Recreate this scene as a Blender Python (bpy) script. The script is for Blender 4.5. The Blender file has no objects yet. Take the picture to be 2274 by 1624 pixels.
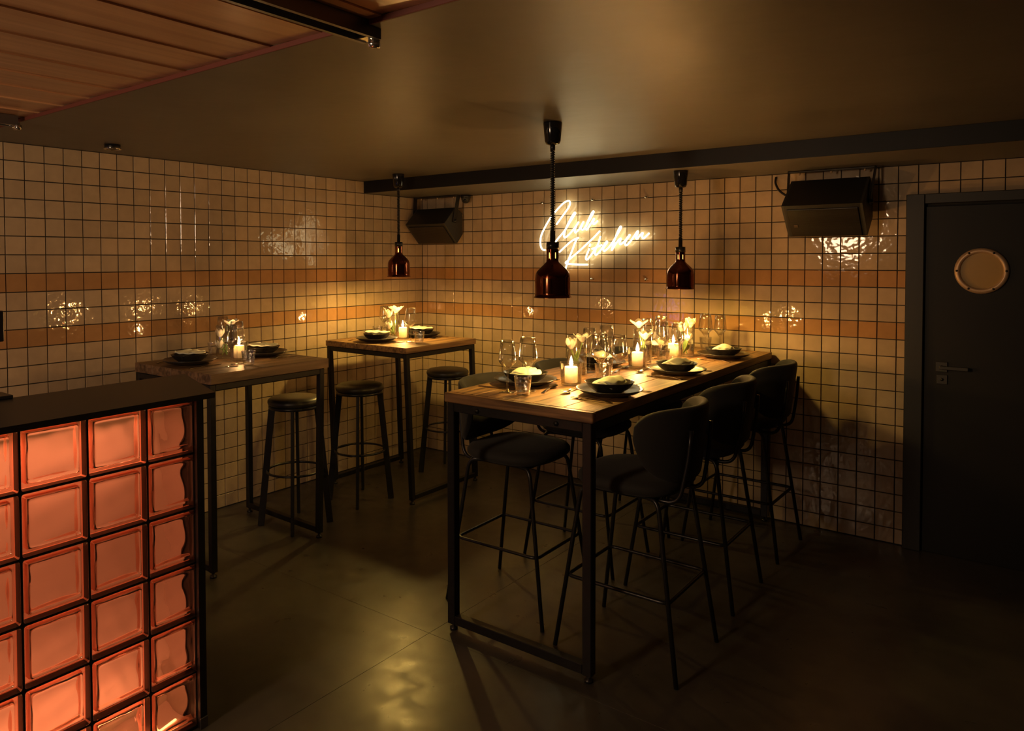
import bpy, math, random
from mathutils import Vector, Matrix
random.seed(7)
PI = math.pi
S = bpy.context.scene
COL = S.collection

# ------------------------------------------------------------------ camera, world, exposure
W_, H_ = 2274, 1624
F_, CX, CY = 1647.5548, 1053.077, 620.4552
YAW, PITCH, ROLL = 0.6611, -0.0276, -0.0024
EYE = Vector((4.35872, -4.86235, 1.66309))
cd = bpy.data.cameras.new('camera')
cam = bpy.data.objects.new('camera', cd); COL.objects.link(cam)
fw = Vector((-math.sin(YAW)*math.cos(PITCH), math.cos(YAW)*math.cos(PITCH), math.sin(PITCH)))
r0 = Vector((math.cos(YAW), math.sin(YAW), 0)); u0 = r0.cross(fw)
rt = r0*math.cos(ROLL)+u0*math.sin(ROLL); up = -r0*math.sin(ROLL)+u0*math.cos(ROLL)
M = Matrix((rt, up, -fw)).transposed().to_4x4(); M.translation = EYE
cam.matrix_world = M
cd.sensor_fit = 'HORIZONTAL'; cd.sensor_width = 36; cd.lens = 36*F_/W_
cd.shift_x = (W_/2-CX)/W_; cd.shift_y = (CY-H_/2)/W_
cd.clip_start = 0.05; cd.clip_end = 60
S.camera = cam
wd = bpy.data.worlds.new('world'); S.world = wd; wd.use_nodes = True
wd.node_tree.nodes['Background'].inputs[0].default_value = (0.9, 0.62, 0.36, 1)
wd.node_tree.nodes['Background'].inputs[1].default_value = 0.02
S.view_settings.view_transform = 'Standard'
S.view_settings.look = 'None'
S.view_settings.exposure = 1.0
S.view_settings.gamma = 1.0
S.view_settings.use_curve_mapping = False
PEND_W = 11.4      # watts of a pendant lamp
FILL_W = 55.0  # watts of the unseen lamp added for fill
CANDLE_W = 4.6
NEON_E = 4.0
LED_W = 1.2
WARM = (1.0, 0.62, 0.14)

# ------------------------------------------------------------------ materials
MATS = {}
def nmat(name):
    m = bpy.data.materials.new(name); m.use_nodes = True
    MATS[name] = m
    nt = m.node_tree
    return m, nt, nt.nodes['Principled BSDF']
def P(name, col, rough=.5, metal=0., spec=.5, emit=None, es=0., bump=None, var=None, sheen=0., sss=0., coat=0.):
    m, nt, b = nmat(name)
    b.inputs['Base Color'].default_value = (*col, 1)
    b.inputs['Roughness'].default_value = rough
    b.inputs['Metallic'].default_value = metal
    b.inputs['Specular IOR Level'].default_value = spec
    if sheen: b.inputs['Sheen Weight'].default_value = sheen
    if coat: b.inputs['Coat Weight'].default_value = coat
    if sss:
        b.inputs['Subsurface Weight'].default_value = sss
        b.inputs['Subsurface Radius'].default_value = (.03, .02, .01)
        b.inputs['Subsurface Scale'].default_value = .6
    if emit:
        b.inputs['Emission Color'].default_value = (*emit, 1); b.inputs['Emission Strength'].default_value = es
    if var or bump:
        tc = nt.nodes.new('ShaderNodeTexCoord')
    if var:      # (scale, amount, roughness amount)
        n = nt.nodes.new('ShaderNodeTexNoise'); n.inputs['Scale'].default_value = var[0]; n.inputs['Detail'].default_value = 5
        nt.links.new(tc.outputs['Object'], n.inputs['Vector'])
        mx = nt.nodes.new('ShaderNodeMixRGB'); mx.inputs[1].default_value = (*[c*(1-var[1]) for c in col], 1)
        mx.inputs[2].default_value = (*[min(1, c*(1+var[1])) for c in col], 1)
        nt.links.new(n.outputs['Fac'], mx.inputs[0]); nt.links.new(mx.outputs[0], b.inputs['Base Color'])
    if bump:     # (scale, strength, distance)
        n2 = nt.nodes.new('ShaderNodeTexNoise'); n2.inputs['Scale'].default_value = bump[0]; n2.inputs['Detail'].default_value = 3
        nt.links.new(tc.outputs['Object'], n2.inputs['Vector'])
        bp = nt.nodes.new('ShaderNodeBump'); bp.inputs['Strength'].default_value = bump[1]; bp.inputs['Distance'].default_value = bump[2]
        nt.links.new(n2.outputs['Fac'], bp.inputs['Height']); nt.links.new(bp.outputs[0], b.inputs['Normal'])
    return m
def tile_mat(name, from_object):
    """glazed hand-made tile; the colour of each tile comes from the object or from the face attribute"""
    m, nt, b = nmat(name)
    if from_object:
        oi = nt.nodes.new('ShaderNodeObjectInfo'); src = oi.outputs['Color']
    else:
        at = nt.nodes.new('ShaderNodeAttribute'); at.attribute_name = 'tint'; src = at.outputs['Color']
    geo = nt.nodes.new('ShaderNodeNewGeometry')
    n = nt.nodes.new('ShaderNodeTexNoise'); n.inputs['Scale'].default_value = 16; n.inputs['Detail'].default_value = 2
    nt.links.new(geo.outputs['Position'], n.inputs['Vector'])
    mr = nt.nodes.new('ShaderNodeMapRange'); mr.inputs[3].default_value = .86; mr.inputs[4].default_value = 1.12
    nt.links.new(n.outputs['Fac'], mr.inputs[0])
    mx = nt.nodes.new('ShaderNodeMixRGB'); mx.blend_type = 'MULTIPLY'; mx.inputs[0].default_value = 1
    nt.links.new(src, mx.inputs[1]); nt.links.new(mr.outputs[0], mx.inputs[2])
    nt.links.new(mx.outputs[0], b.inputs['Base Color'])
    n2 = nt.nodes.new('ShaderNodeTexNoise'); n2.inputs['Scale'].default_value = 27; n2.inputs['Detail'].default_value = 1.0
    nt.links.new(geo.outputs['Position'], n2.inputs['Vector'])
    bp = nt.nodes.new('ShaderNodeBump'); bp.inputs['Strength'].default_value = .45; bp.inputs['Distance'].default_value = .0024
    nt.links.new(n2.outputs['Fac'], bp.inputs['Height']); nt.links.new(bp.outputs[0], b.inputs['Normal'])
    b.inputs['Roughness'].default_value = .06; b.inputs['Specular IOR Level'].default_value = .45
    return m
def wood_mat(name, dark, light, axis='y', rough=.45, scale=1., coat=0.):
    m, nt, b = nmat(name)
    tc = nt.nodes.new('ShaderNodeTexCoord'); mp = nt.nodes.new('ShaderNodeMapping')
    s = {'x': (1.5, 22, 22), 'y': (22, 1.5, 22), 'z': (22, 22, 1.5)}[axis]
    mp.inputs['Scale'].default_value = [v*scale for v in s]
    oi = nt.nodes.new('ShaderNodeObjectInfo')
    ad = nt.nodes.new('ShaderNodeVectorMath'); ad.operation = 'ADD'
    sc = nt.nodes.new('ShaderNodeVectorMath'); sc.operation = 'SCALE'; sc.inputs[0].default_value = (7, 9, 5)
    nt.links.new(oi.outputs['Random'], sc.inputs['Scale'])
    nt.links.new(tc.outputs['Object'], ad.inputs[0]); nt.links.new(sc.outputs[0], ad.inputs[1])
    nt.links.new(ad.outputs[0], mp.inputs['Vector'])
    n = nt.nodes.new('ShaderNodeTexNoise'); n.inputs['Scale'].default_value = 1.6; n.inputs['Detail'].default_value = 8; n.inputs['Distortion'].default_value = .8
    nt.links.new(mp.outputs[0], n.inputs['Vector'])
    cr = nt.nodes.new('ShaderNodeValToRGB')
    cr.color_ramp.elements[0].position = .33; cr.color_ramp.elements[0].color = (*dark, 1)
    cr.color_ramp.elements[1].position = .68; cr.color_ramp.elements[1].color = (*light, 1)
    nt.links.new(n.outputs['Fac'], cr.inputs[0]); nt.links.new(cr.outputs[0], b.inputs['Base Color'])
    bp = nt.nodes.new('ShaderNodeBump'); bp.inputs['Strength'].default_value = .5; bp.inputs['Distance'].default_value = .002
    nt.links.new(n.outputs['Fac'], bp.inputs['Height']); nt.links.new(bp.outputs[0], b.inputs['Normal'])
    b.inputs['Roughness'].default_value = rough
    if coat: b.inputs['Coat Weight'].default_value = coat; b.inputs['Coat Roughness'].default_value = .25
    return m
def thin_glass(name, tint=(1, 1, 1), power=1.5, bumpy=0., base=.07):
    """thin clear glass: see-through face on, mirror-like towards the edge"""
    m = bpy.data.materials.new(name); m.use_nodes = True; MATS[name] = m
    nt = m.node_tree; nt.nodes.clear()
    out = nt.nodes.new('ShaderNodeOutputMaterial'); mix = nt.nodes.new('ShaderNodeMixShader')
    tr = nt.nodes.new('ShaderNodeBsdfTransparent'); tr.inputs[0].default_value = (*tint, 1)
    gl = nt.nodes.new('ShaderNodeBsdfGlossy'); gl.inputs['Roughness'].default_value = .07
    lw = nt.nodes.new('ShaderNodeLayerWeight'); lw.inputs['Blend'].default_value = .5
    pw = nt.nodes.new('ShaderNodeMath'); pw.operation = 'POWER'; pw.inputs[1].default_value = power
    ma = nt.nodes.new('ShaderNodeMath'); ma.operation = 'MULTIPLY_ADD'; ma.inputs[1].default_value = .78; ma.inputs[2].default_value = base
    nt.links.new(lw.outputs['Facing'], pw.inputs[0]); nt.links.new(pw.outputs[0], ma.inputs[0])
    nt.links.new(ma.outputs[0], mix.inputs[0]); nt.links.new(tr.outputs[0], mix.inputs[1]); nt.links.new(gl.outputs[0], mix.inputs[2])
    nt.links.new(mix.outputs[0], out.inputs[0])
    if bumpy:
        tc = nt.nodes.new('ShaderNodeTexCoord')
        n = nt.nodes.new('ShaderNodeTexNoise'); n.inputs['Scale'].default_value = 60
        nt.links.new(tc.outputs['Object'], n.inputs['Vector'])
        bp = nt.nodes.new('ShaderNodeBump'); bp.inputs['Strength'].default_value = bumpy; bp.inputs['Distance'].default_value = .003
        nt.links.new(n.outputs['Fac'], bp.inputs['Height'])
        nt.links.new(bp.outputs[0], gl.inputs['Normal']); nt.links.new(bp.outputs[0], lw.inputs['Normal'])
    return m
def real_glass(name, col, rough=0., ior=1.45):
    m, nt, b = nmat(name)
    b.inputs['Base Color'].default_value = (*col, 1); b.inputs['Roughness'].default_value = rough
    b.inputs['Transmission Weight'].default_value = 1; b.inputs['IOR'].default_value = ior
    return m
def emit_mat(name, col, e):
    m = bpy.data.materials.new(name); m.use_nodes = True; MATS[name] = m
    nt = m.node_tree; nt.nodes.clear()
    o = nt.nodes.new('ShaderNodeOutputMaterial'); em = nt.nodes.new('ShaderNodeEmission')
    em.inputs[0].default_value = (*col, 1); em.inputs[1].default_value = e
    nt.links.new(em.outputs[0], o.inputs[0]); return m

tile_mat('tile_single', True); tile_mat('tile_field', False)
P('grout', (.022, .021, .018), .8)
P('ceiling_paint', (.105, .096, .078), .42, var=(1.4, .25), bump=(3, .25, .02))
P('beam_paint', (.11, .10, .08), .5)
P('dark_wall', (.05, .045, .038), .8)
m, nt, b = nmat('floor_concrete')
tc = nt.nodes.new('ShaderNodeTexCoord')
n1 = nt.nodes.new('ShaderNodeTexNoise'); n1.inputs['Scale'].default_value = 2.2; n1.inputs['Detail'].default_value = 8; n1.inputs['Roughness'].default_value = .65
cr = nt.nodes.new('ShaderNodeValToRGB'); cr.color_ramp.elements[0].position = .3; cr.color_ramp.elements[0].color = (.038, .036, .031, 1)
cr.color_ramp.elements[1].position = .72; cr.color_ramp.elements[1].color = (.082, .075, .062, 1)
n2 = nt.nodes.new('ShaderNodeTexNoise'); n2.inputs['Scale'].default_value = 9; n2.inputs['Detail'].default_value = 6; n2.inputs['Distortion'].default_value = .5
mr = nt.nodes.new('ShaderNodeMapRange'); mr.inputs[1].default_value = .3; mr.inputs[2].default_value = .7; mr.inputs[3].default_value = .27; mr.inputs[4].default_value = .42
bp = nt.nodes.new('ShaderNodeBump'); bp.inputs['Strength'].default_value = .08; bp.inputs['Distance'].default_value = .002
for n in (n1, n2): nt.links.new(tc.outputs['Object'], n.inputs['Vector'])
nt.links.new(n1.outputs['Fac'], cr.inputs[0]); nt.links.new(cr.outputs[0], b.inputs['Base Color'])
nt.links.new(n2.outputs['Fac'], mr.inputs[0]); nt.links.new(mr.outputs[0], b.inputs['Roughness'])
nt.links.new(n2.outputs['Fac'], bp.inputs['Height']); nt.links.new(bp.outputs[0], b.inputs['Normal'])
wood_mat('ceiling_board', (.42, .20, .095), (.60, .33, .17), 'y', .28, .5, coat=.3)
P('bar_glow_red', (.14, .035, .025), .5)  # red glow from the bar painted into the ceiling edge colour
wood_mat('table_wood', (.090, .046, .019), (.40, .225, .085), 'y', .52)
wood_mat('table_wood_end', (.070, .034, .014), (.30, .16, .062), 'x', .45)
wood_mat('table_wood_old', (.060, .034, .018), (.24, .145, .075), 'y', .5)
P('steel_black', (.022, .022, .023), .38, .55, var=(30, .3))
P('paint_black', (.012, .012, .012), .42)
P('tube_black', (.016, .016, .017), .33, .3)
P('leather_black', (.022, .020, .017), .40, bump=(220, .12, .001))
P('fabric_dark', (.014, .0135, .012), .85, sheen=.05, bump=(420, .25, .001))
P('counter_black', (.010, .010, .010), .38)
P('cavity_white', (.85, .80, .74), .8)
P('copper_dark', (.17, .052, .026), .11, 1.0)
P('shade_inside', (.85, .72, .5), .35, .0)
P('block_wall', (.95, .72, .62), .5)
P('cavity_grey', (.45, .40, .36), .8)
P('plastic_black', (.012, .012, .013), .30)
P('gloss_black', (.010, .010, .011), .08)
P('chrome', (.72, .70, .66), .14, 1.0)
P('aluminium', (.20, .20, .21), .35, .9)
P('brass', (.58, .40, .25), .42, .35)
P('handle_grey', (.045, .044, .043), .45, .4)
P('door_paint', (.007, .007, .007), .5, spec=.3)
P('frame_paint', (.013, .013, .013), .5)
P('porthole_pane', (.40, .25, .065), .30)
P('plate_ceramic', (.035, .033, .030), .28, var=(60, .5), bump=(25, .15, .002))
P('bowl_ceramic', (.026, .024, .021), .22, var=(60, .5))
P('napkin_cloth', (.72, .74, .56), .8, bump=(300, .2, .001))
P('cutlery_dark', (.30, .25, .20), .22, 1.0)
P('wax', (.90, .80, .62), .5, sss=.9)
P('petal', (.86, .82, .66), .5, sss=.35)
P('stem_green', (.14, .24, .05), .45)
P('leaf_green', (.07, .16, .035), .4)
P('speaker_black', (.014, .014, .013), .5)
P('speaker_side', (.036, .035, .030), .55)
m, nt, b = nmat('speaker_grille')
b.inputs['Roughness'].default_value = .4; b.inputs['Metallic'].default_value = .5
tc = nt.nodes.new('ShaderNodeTexCoord'); vo = nt.nodes.new('ShaderNodeTexVoronoi'); vo.inputs['Scale'].default_value = 190; vo.inputs['Randomness'].default_value = .1
cr = nt.nodes.new('ShaderNodeValToRGB'); cr.color_ramp.elements[0].position = .25; cr.color_ramp.elements[0].color = (.004, .004, .004, 1)
cr.color_ramp.elements[1].position = .45; cr.color_ramp.elements[1].color = (.040, .036, .030, 1)
nt.links.new(tc.outputs['Object'], vo.inputs['Vector']); nt.links.new(vo.outputs['Distance'], cr.inputs[0]); nt.links.new(cr.outputs[0], b.inputs['Base Color'])
P('badge', (.12, .09, .06), .4, .6)
thin_glass('glass_clear'); thin_glass('glass_cut', power=1.2, bumpy=1., base=.12); thin_glass('acrylic', power=5, base=.008); thin_glass('glass_rim', power=.8, base=.35)
thin_glass('water', (.96, .97, .94), power=3)
real_glass('block_glass', (1.0, .93, .88), .03)
thin_glass('block_edge', (.97, .66, .54), power=1.3)
m = bpy.data.materials.new('block_rib'); m.use_nodes = True; MATS['block_rib'] = m
nt = m.node_tree; nt.nodes.clear()
o_ = nt.nodes.new('ShaderNodeOutputMaterial'); mx = nt.nodes.new('ShaderNodeMixShader'); mx.inputs[0].default_value = .5
t1 = nt.nodes.new('ShaderNodeBsdfTranslucent'); t1.inputs[0].default_value = (.9, .62, .5, 1)
t2 = nt.nodes.new('ShaderNodeBsdfTransparent'); t2.inputs[0].default_value = (.9, .6, .5, 1)
nt.links.new(t1.outputs[0], mx.inputs[1]); nt.links.new(t2.outputs[0], mx.inputs[2]); nt.links.new(mx.outputs[0], o_.inputs[0])
emit_mat('neon', (1.0, .85, .48), NEON_E)
emit_mat('flame', (1.0, .74, .42), 14)
nt = MATS['flame'].node_tree; ad = nt.nodes.new('ShaderNodeAddShader'); tr = nt.nodes.new('ShaderNodeBsdfTransparent')
nt.links.new(nt.nodes['Emission'].outputs[0], ad.inputs[0]); nt.links.new(tr.outputs[0], ad.inputs[1]); nt.links.new(ad.outputs[0], nt.nodes['Material Output'].inputs[0])
emit_mat('bulb_glow', (1.0, .50, .10), 1.6)
emit_mat('led', (1.0, .34, .10), 2.5)

# ------------------------------------------------------------------ mesh helpers
class MB:
    def __init__(s): s.v = []; s.f = []; s.mi = []; s.sm = []
    def add(s, vs, fs, mi=0, smooth=False):
        o = len(s.v); s.v += [tuple(q) for q in vs]
        for f in fs: s.f.append(tuple(i+o for i in f)); s.mi.append(mi); s.sm.append(smooth)
    def box(s, c, d, ch=.002, mat=None, mi=0):
        """chamfered box, centre c, full size d, optional 3x3/4x4 matrix applied about c"""
        hx, hy, hz = d[0]/2, d[1]/2, d[2]/2; ch = min(ch, hx*.45, hy*.45, hz*.45)
        vs = []; idx = {}
        for sx in (-1, 1):
            for sy in (-1, 1):
                for sz in (-1, 1):
                    for a in range(3):
                        p = [sx*(hx-(ch if a != 0 else 0)), sy*(hy-(ch if a != 1 else 0)), sz*(hz-(ch if a != 2 else 0))]
                        idx[(sx, sy, sz, a)] = len(vs); vs.append(p)
        fs = []
        for a in range(3):
            b, c_ = (a+1) % 3, (a+2) % 3
            for sg in (-1, 1):
                q = []
                for (sb, sc) in ((-1, -1), (1, -1), (1, 1), (-1, 1)):
                    k = [0, 0, 0]; k[a] = sg; k[b] = sb; k[c_] = sc
                    q.append(idx[(*k, a)])
                fs.append(q if sg > 0 else q[::-1])
            for sb in (-1, 1):
                for sc in (-1, 1):
                    q = []
                    for sa in (-1, 1):
                        k = [0, 0, 0]; k[a] = sa; k[b] = sb; k[c_] = sc
                        q.append((idx[(*k, b)], idx[(*k, c_)]))
                    f = [q[0][0], q[1][0], q[1][1], q[0][1]]
                    fs.append(f if sb*sc > 0 else f[::-1])
        for sx in (-1, 1):
            for sy in (-1, 1):
                for sz in (-1, 1):
                    f = [idx[(sx, sy, sz, a)] for a in range(3)]
                    fs.append(f if sx*sy*sz > 0 else f[::-1])
        out = []
        for p in vs:
            q = Vector(p)
            if mat is not None: q = mat @ q
            out.append(q+Vector(c))
        s.add(out, fs, mi)
        return s
    def tube(s, pts, r, n=8, closed=False, mi=0, caps=True, rs=None):
        pts = [Vector(p) for p in pts]; N = len(pts); vs = []; fs = []
        prev = None
        for i, p in enumerate(pts):
            if closed: t = pts[(i+1) % N]-pts[i-1]
            else: t = pts[min(i+1, N-1)]-pts[max(i-1, 0)]
            t = t.normalized() if t.length > 1e-9 else Vector((0, 0, 1))
            if prev is None:
                a = Vector((0, 0, 1)) if abs(t.z) < .9 else Vector((1, 0, 0))
                nrm = t.cross(a).normalized()
            else:
                nrm = (prev-t*prev.dot(t))
                nrm = nrm.normalized() if nrm.length > 1e-6 else t.orthogonal().normalized()
            prev = nrm; bn = t.cross(nrm)
            rr = rs[i] if rs else r
            for k in range(n):
                a = 2*PI*k/n; vs.append(p+nrm*math.cos(a)*rr+bn*math.sin(a)*rr)
        for i in range(N if closed else N-1):
            j = (i+1) % N
            for k in range(n): fs.append((i*n+k, i*n+(k+1) % n, j*n+(k+1) % n, j*n+k))
        if caps and not closed: fs.append(tuple(range(n))[::-1]); fs.append(tuple((N-1)*n+k for k in range(n)))
        s.add(vs, fs, mi, True); return s
    def lathe(s, prof, n=24, c=(0, 0, 0), mi=0, smooth=True, skip=None, squash=None):
        """profile of (radius, z); radius 0 closes to a point"""
        vs = []; fs = []; rows = []
        for (r, z) in prof:
            if r < 1e-6: rows.append([len(vs)]); vs.append((c[0], c[1], c[2]+z))
            else:
                row = []
                for k in range(n):
                    a = 2*PI*k/n; q = squash(a) if squash else 1.
                    row.append(len(vs)); vs.append((c[0]+r*q*math.cos(a), c[1]+r*q*math.sin(a), c[2]+z))
                rows.append(row)
        for i in range(len(rows)-1):
            A, B = rows[i], rows[i+1]
            for k in range(n):
                k2 = (k+1) % n
                if skip and skip(i, k): continue
                if len(A) == 1 and len(B) == 1: continue
                if len(A) == 1: fs.append((A[0], B[k2], B[k]))
                elif len(B) == 1: fs.append((A[k], A[k2], B[0]))
                else: fs.append((A[k], A[k2], B[k2], B[k]))
        s.add(vs, fs, mi, smooth); return s
    def prism(s, poly, x0, x1, axis='x', mi=0):
        """polygon of (a,b) pairs extruded along an axis: x -> (y,z), y -> (x,z), z -> (x,y)"""
        n = len(poly)
        def q(t, a, b): return (t, a, b) if axis == 'x' else (a, t, b) if axis == 'y' else (a, b, t)
        vs = [q(x0, *p) for p in poly]+[q(x1, *p) for p in poly]
        fs = [tuple(range(n)), tuple(range(n, 2*n))[::-1]]+[(i, i+n, (i+1) % n+n, (i+1) % n) for i in range(n)]
        s.add(vs, fs, mi); return s
    def mesh(s, name, mats):
        me = bpy.data.meshes.new(name); me.from_pydata(s.v, [], s.f)
        for m_ in ([mats] if isinstance(mats, str) else mats): me.materials.append(MATS[m_])
        me.polygons.foreach_set('material_index', s.mi); me.polygons.foreach_set('use_smooth', s.sm)
        me.update(); return me
    def build(s, name, mats, parent=None, loc=(0, 0, 0), rz=0., fix=True):
        me = s.mesh(name, mats)
        if fix: recalc(me)
        return link(name, me, parent, loc, rz)
def recalc(me):
    import bmesh
    bm = bmesh.new(); bm.from_mesh(me); bmesh.ops.recalc_face_normals(bm, faces=bm.faces[:]); bm.to_mesh(me); bm.free()
def link(name, me, parent=None, loc=(0, 0, 0), rz=0.):
    o = bpy.data.objects.new(name, me); COL.objects.link(o)
    if parent: o.parent = parent
    o.location = loc; o.rotation_euler = (0, 0, rz); return o
def tag(o, label=None, cat=None, group=None, kind=None):
    if label: o['label'] = label
    if cat: o['category'] = cat
    if group: o['group'] = group
    if kind: o['kind'] = kind
    return o
def thing(name, label, cat, loc=(0, 0, 0), rz=0., group=None):
    o = bpy.data.objects.new(name, None); COL.objects.link(o); o.empty_display_size = .05
    o.location = loc; o.rotation_euler = (0, 0, rz)
    return tag(o, label, cat, group)
def dup(root, loc, rz=0., label=None, group=None):
    def cp(o, parent):
        c = o.copy(); COL.objects.link(c); c.parent = parent
        for ch in o.children: cp(ch, c)
        return c
    r = cp(root, None); r.location = loc; r.rotation_euler = (0, 0, rz)
    if label: r['label'] = label
    if group: r['group'] = group
    return r
def lamp(name, kind, loc, power, col, parent=None, **kw):
    l = bpy.data.lights.new(name, kind); l.energy = power; l.color = col
    for k, v in kw.items(): setattr(l, k, v)
    o = bpy.data.objects.new(name, l); COL.objects.link(o); o.location = loc
    if parent: o.parent = parent
    return o
def smooth_curve(pts, sub=6):
    """Catmull-Rom through the points"""
    pts = [Vector(p) for p in pts]; out = []
    for i in range(len(pts)-1):
        p0, p1, p2, p3 = pts[max(i-1, 0)], pts[i], pts[i+1], pts[min(i+2, len(pts)-1)]
        for k in range(sub):
            t = k/sub
            out.append(.5*((2*p1)+(p2-p0)*t+(2*p0-5*p1+4*p2-p3)*t*t+(3*p1-p0-3*p2+p3)*t**3))
    out.append(pts[-1]); return out
def fillet(pts, r, sub=5, closed=False):
    """polyline with rounded corners"""
    pts = [Vector(p) for p in pts]; N = len(pts); out = []
    for i, p in enumerate(pts):
        if not closed and i in (0, N-1): out.append(p); continue
        a = pts[i-1]-p; b = pts[(i+1) % N]-p
        ra = min(r, a.length*.45); rb = min(r, b.length*.45)
        A = p+a.normalized()*ra; B = p+b.normalized()*rb
        for k in range(sub+1):
            t = k/sub; out.append((1-t)**2*A+2*t*(1-t)*p+t*t*B)
    return out
def ray_plane_y(px, py, Y):
    d = fw+rt*((px-CX)/F_)-up*((py-CY)/F_)
    return EYE+d*((Y-EYE.y)/d.y)

# ------------------------------------------------------------------ room shell
CEIL, SOFF, EDGE = 2.285, 2.19, -3.46
XR, YF = 5.6, -8.0
fl = MB().box(((XR-.2)/2, YF/2, -.06), (XR+.6, -YF+.6, .1), 0).build('floor', 'grout'); tag(fl, 'dark polished concrete floor with fine joints', kind='structure')
sx, sy = [0, 2.2, 4.4, XR], [0, -2.42, -4.84, YF]
for i in range(3):
    for j in range(3):
        x0, x1, y0, y1 = sx[i], sx[i+1], sy[j+1], sy[j]
        MB().box(((x0+x1)/2, (y0+y1)/2, -.005), (x1-x0-.0011, y1-y0-.0011, .01), .0004).build('floor_slab', 'floor_concrete', fl)
ce = MB().box((XR/2, EDGE/2, CEIL+.06), (XR+.2, -EDGE+.1, .12), 0).build('ceiling', 'ceiling_paint'); ce.location.y = .05
tag(ce, 'dark painted ceiling', kind='structure')
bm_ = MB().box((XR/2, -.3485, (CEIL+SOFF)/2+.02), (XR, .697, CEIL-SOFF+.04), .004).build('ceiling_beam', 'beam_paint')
MB().box((XR/2, -.6995, (CEIL+SOFF)/2), (XR-.01, .005, CEIL-SOFF), .001).build('shaded_front', 'door_paint', bm_)  # near-black sheet put on the beam front for the shade on its unlit face
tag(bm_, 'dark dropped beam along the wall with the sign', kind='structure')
# lit boarded part of the ceiling
cb = MB().box((XR/2, (EDGE+YF)/2, 2.37), (XR+.2, EDGE-YF, .04), 0).build('ceiling_boarding', 'beam_paint'); tag(cb, 'glossy timber boarded ceiling', kind='structure')
bw = .232; x = -.05; k = 0
while x < XR:
    MB().prism([(x, 2.3045), (x+bw*.5, 2.301), (x+bw-.0004, 2.299), (x+bw-.0004, 2.352), (x, 2.352)], YF, EDGE, 'y').build('board', 'ceiling_board', cb)
    x += bw
MB().box((XR/2, EDGE-.003, 2.293), (XR, .006, .016), .001).build('edge_strip', 'bar_glow_red', cb)

PT = .1; TZ0 = .09                    # tile pitch, height of the lowest joint
BASE = (.49, .372, .245); AMBER = (.45, .25, .11)
def tint(row):
    c = AMBER if row in (11, 14) else BASE
    v = random.uniform(.9, 1.08); w = random.uniform(-.02, .02)
    return (c[0]*v, c[1]*(v+w), c[2]*(v+w*2))
def tile_shape(w, h):
    """front faces -y before turning; origin at the centre of its back"""
    g, t, ch = .0050, .007, .0016
    a, b_ = w/2-g/2, h/2-g/2
    vs = []
    for (q, y) in ((0, 0), (0, -(t-ch)), (ch, -t)):
        for (sx_, sz_) in ((-1, -1), (1, -1), (1, 1), (-1, 1)): vs.append((sx_*(a-q), y, sz_*(b_-q)))
    fs = []
    for l in (0, 1):
        for k_ in range(4): fs.append((l*4+k_, l*4+(k_+1) % 4, l*4+4+(k_+1) % 4, l*4+4+k_))
    fs.append((8, 9, 10, 11))
    return vs, fs
SHAPES = {}
def tile_mesh(w, h):
    k_ = (round(w, 4), round(h, 4))
    if k_ not in SHAPES:
        vs, fs = tile_shape(w, h); mb = MB(); mb.add(vs, fs); SHAPES[k_] = mb.mesh('tile', 'tile_single')
    return SHAPES[k_]
def tiled_wall(wall, spans, rows, frame, skip, singles, rz):
    """spans: (u0,u1) columns; rows: (index, z0, z1); frame(u,z)->world; singles nearest the camera are objects"""
    cells = []
    for (u0, u1) in spans:
        for (ri, z0, z1) in rows:
            if skip(u0, u1, z0, z1): continue
            p = frame((u0+u1)/2, (z0+z1)/2)
            cells.append(((p-EYE).length, in_frame(p), u1-u0, z1-z0, ri, p))
    cells.sort(key=lambda c: (not c[1], c[0]))
    one = cells[:singles]; rest = cells[singles:]
    for (_, _, w, h, ri, p) in one:
        o = link('tile', tile_mesh(w, h), wall, p); o.color = (*tint(ri), 1)
        o.rotation_euler = (random.gauss(0, .0035), random.gauss(0, .002), rz+random.gauss(0, .0035))
    vs, fs, cs = [], [], []
    for (_, _, w, h, ri, p) in rest:
        v, f = tile_shape(w, h); o_ = len(vs); c = tint(ri)
        R = Matrix.Rotation(rz+random.gauss(0, .0035), 3, 'Z') @ Matrix.Rotation(random.gauss(0, .0035), 3, 'X')
        vs += [tuple(R @ Vector(q)+p) for q in v]; fs += [tuple(i+o_ for i in q) for q in f]; cs += [c]*len(f)
    me = bpy.data.meshes.new('tile_field'); me.from_pydata(vs, [], fs); me.materials.append(MATS['tile_field'])
    at = me.attributes.new('tint', 'FLOAT_COLOR', 'FACE')
    at.data.foreach_set('color', [q for c in cs for q in (*c, 1)])
    o = link('tile_field', me, wall); o['kind'] = 'stuff'
def in_frame(p):
    d = p-EYE; w = d.dot(fw)
    if w < .1: return False
    x_, y_ = CX+F_*d.dot(rt)/w, CY-F_*d.dot(up)/w
    return -40 < x_ < W_+40 and -40 < y_ < H_+40
ROWS = [(-1, .002, TZ0)]+[(k, TZ0+k*PT, TZ0+(k+1)*PT) for k in range(22)]
wl = MB().box((-.06, YF/2, 1.2), (.106, -YF+.2, 2.5), 0).build('wall_left', 'grout'); tag(wl, 'tan square tiled wall with two amber bands', kind='structure')
aL = .08835
spL = [(0, aL)]+[(aL+j*PT, aL+(j+1)*PT) for j in range(58)]
ROWSL = [(k, z0, min(z1, CEIL)) for (k, z0, z1) in ROWS]
tiled_wall(wl, spL, ROWSL, lambda u, z: Vector((-.007, -u, z)), lambda *a: False, 300, PI/2)
wb = MB().box((XR/2, .06, 1.2), (XR+.3, .106, 2.5), 0).build('wall_back', 'grout'); tag(wb, 'tan square tiled wall carrying the neon sign', kind='structure')
bR = .05954
spB = [(0, bR)]+[(bR+j*PT, bR+(j+1)*PT) for j in range(55)]
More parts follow.
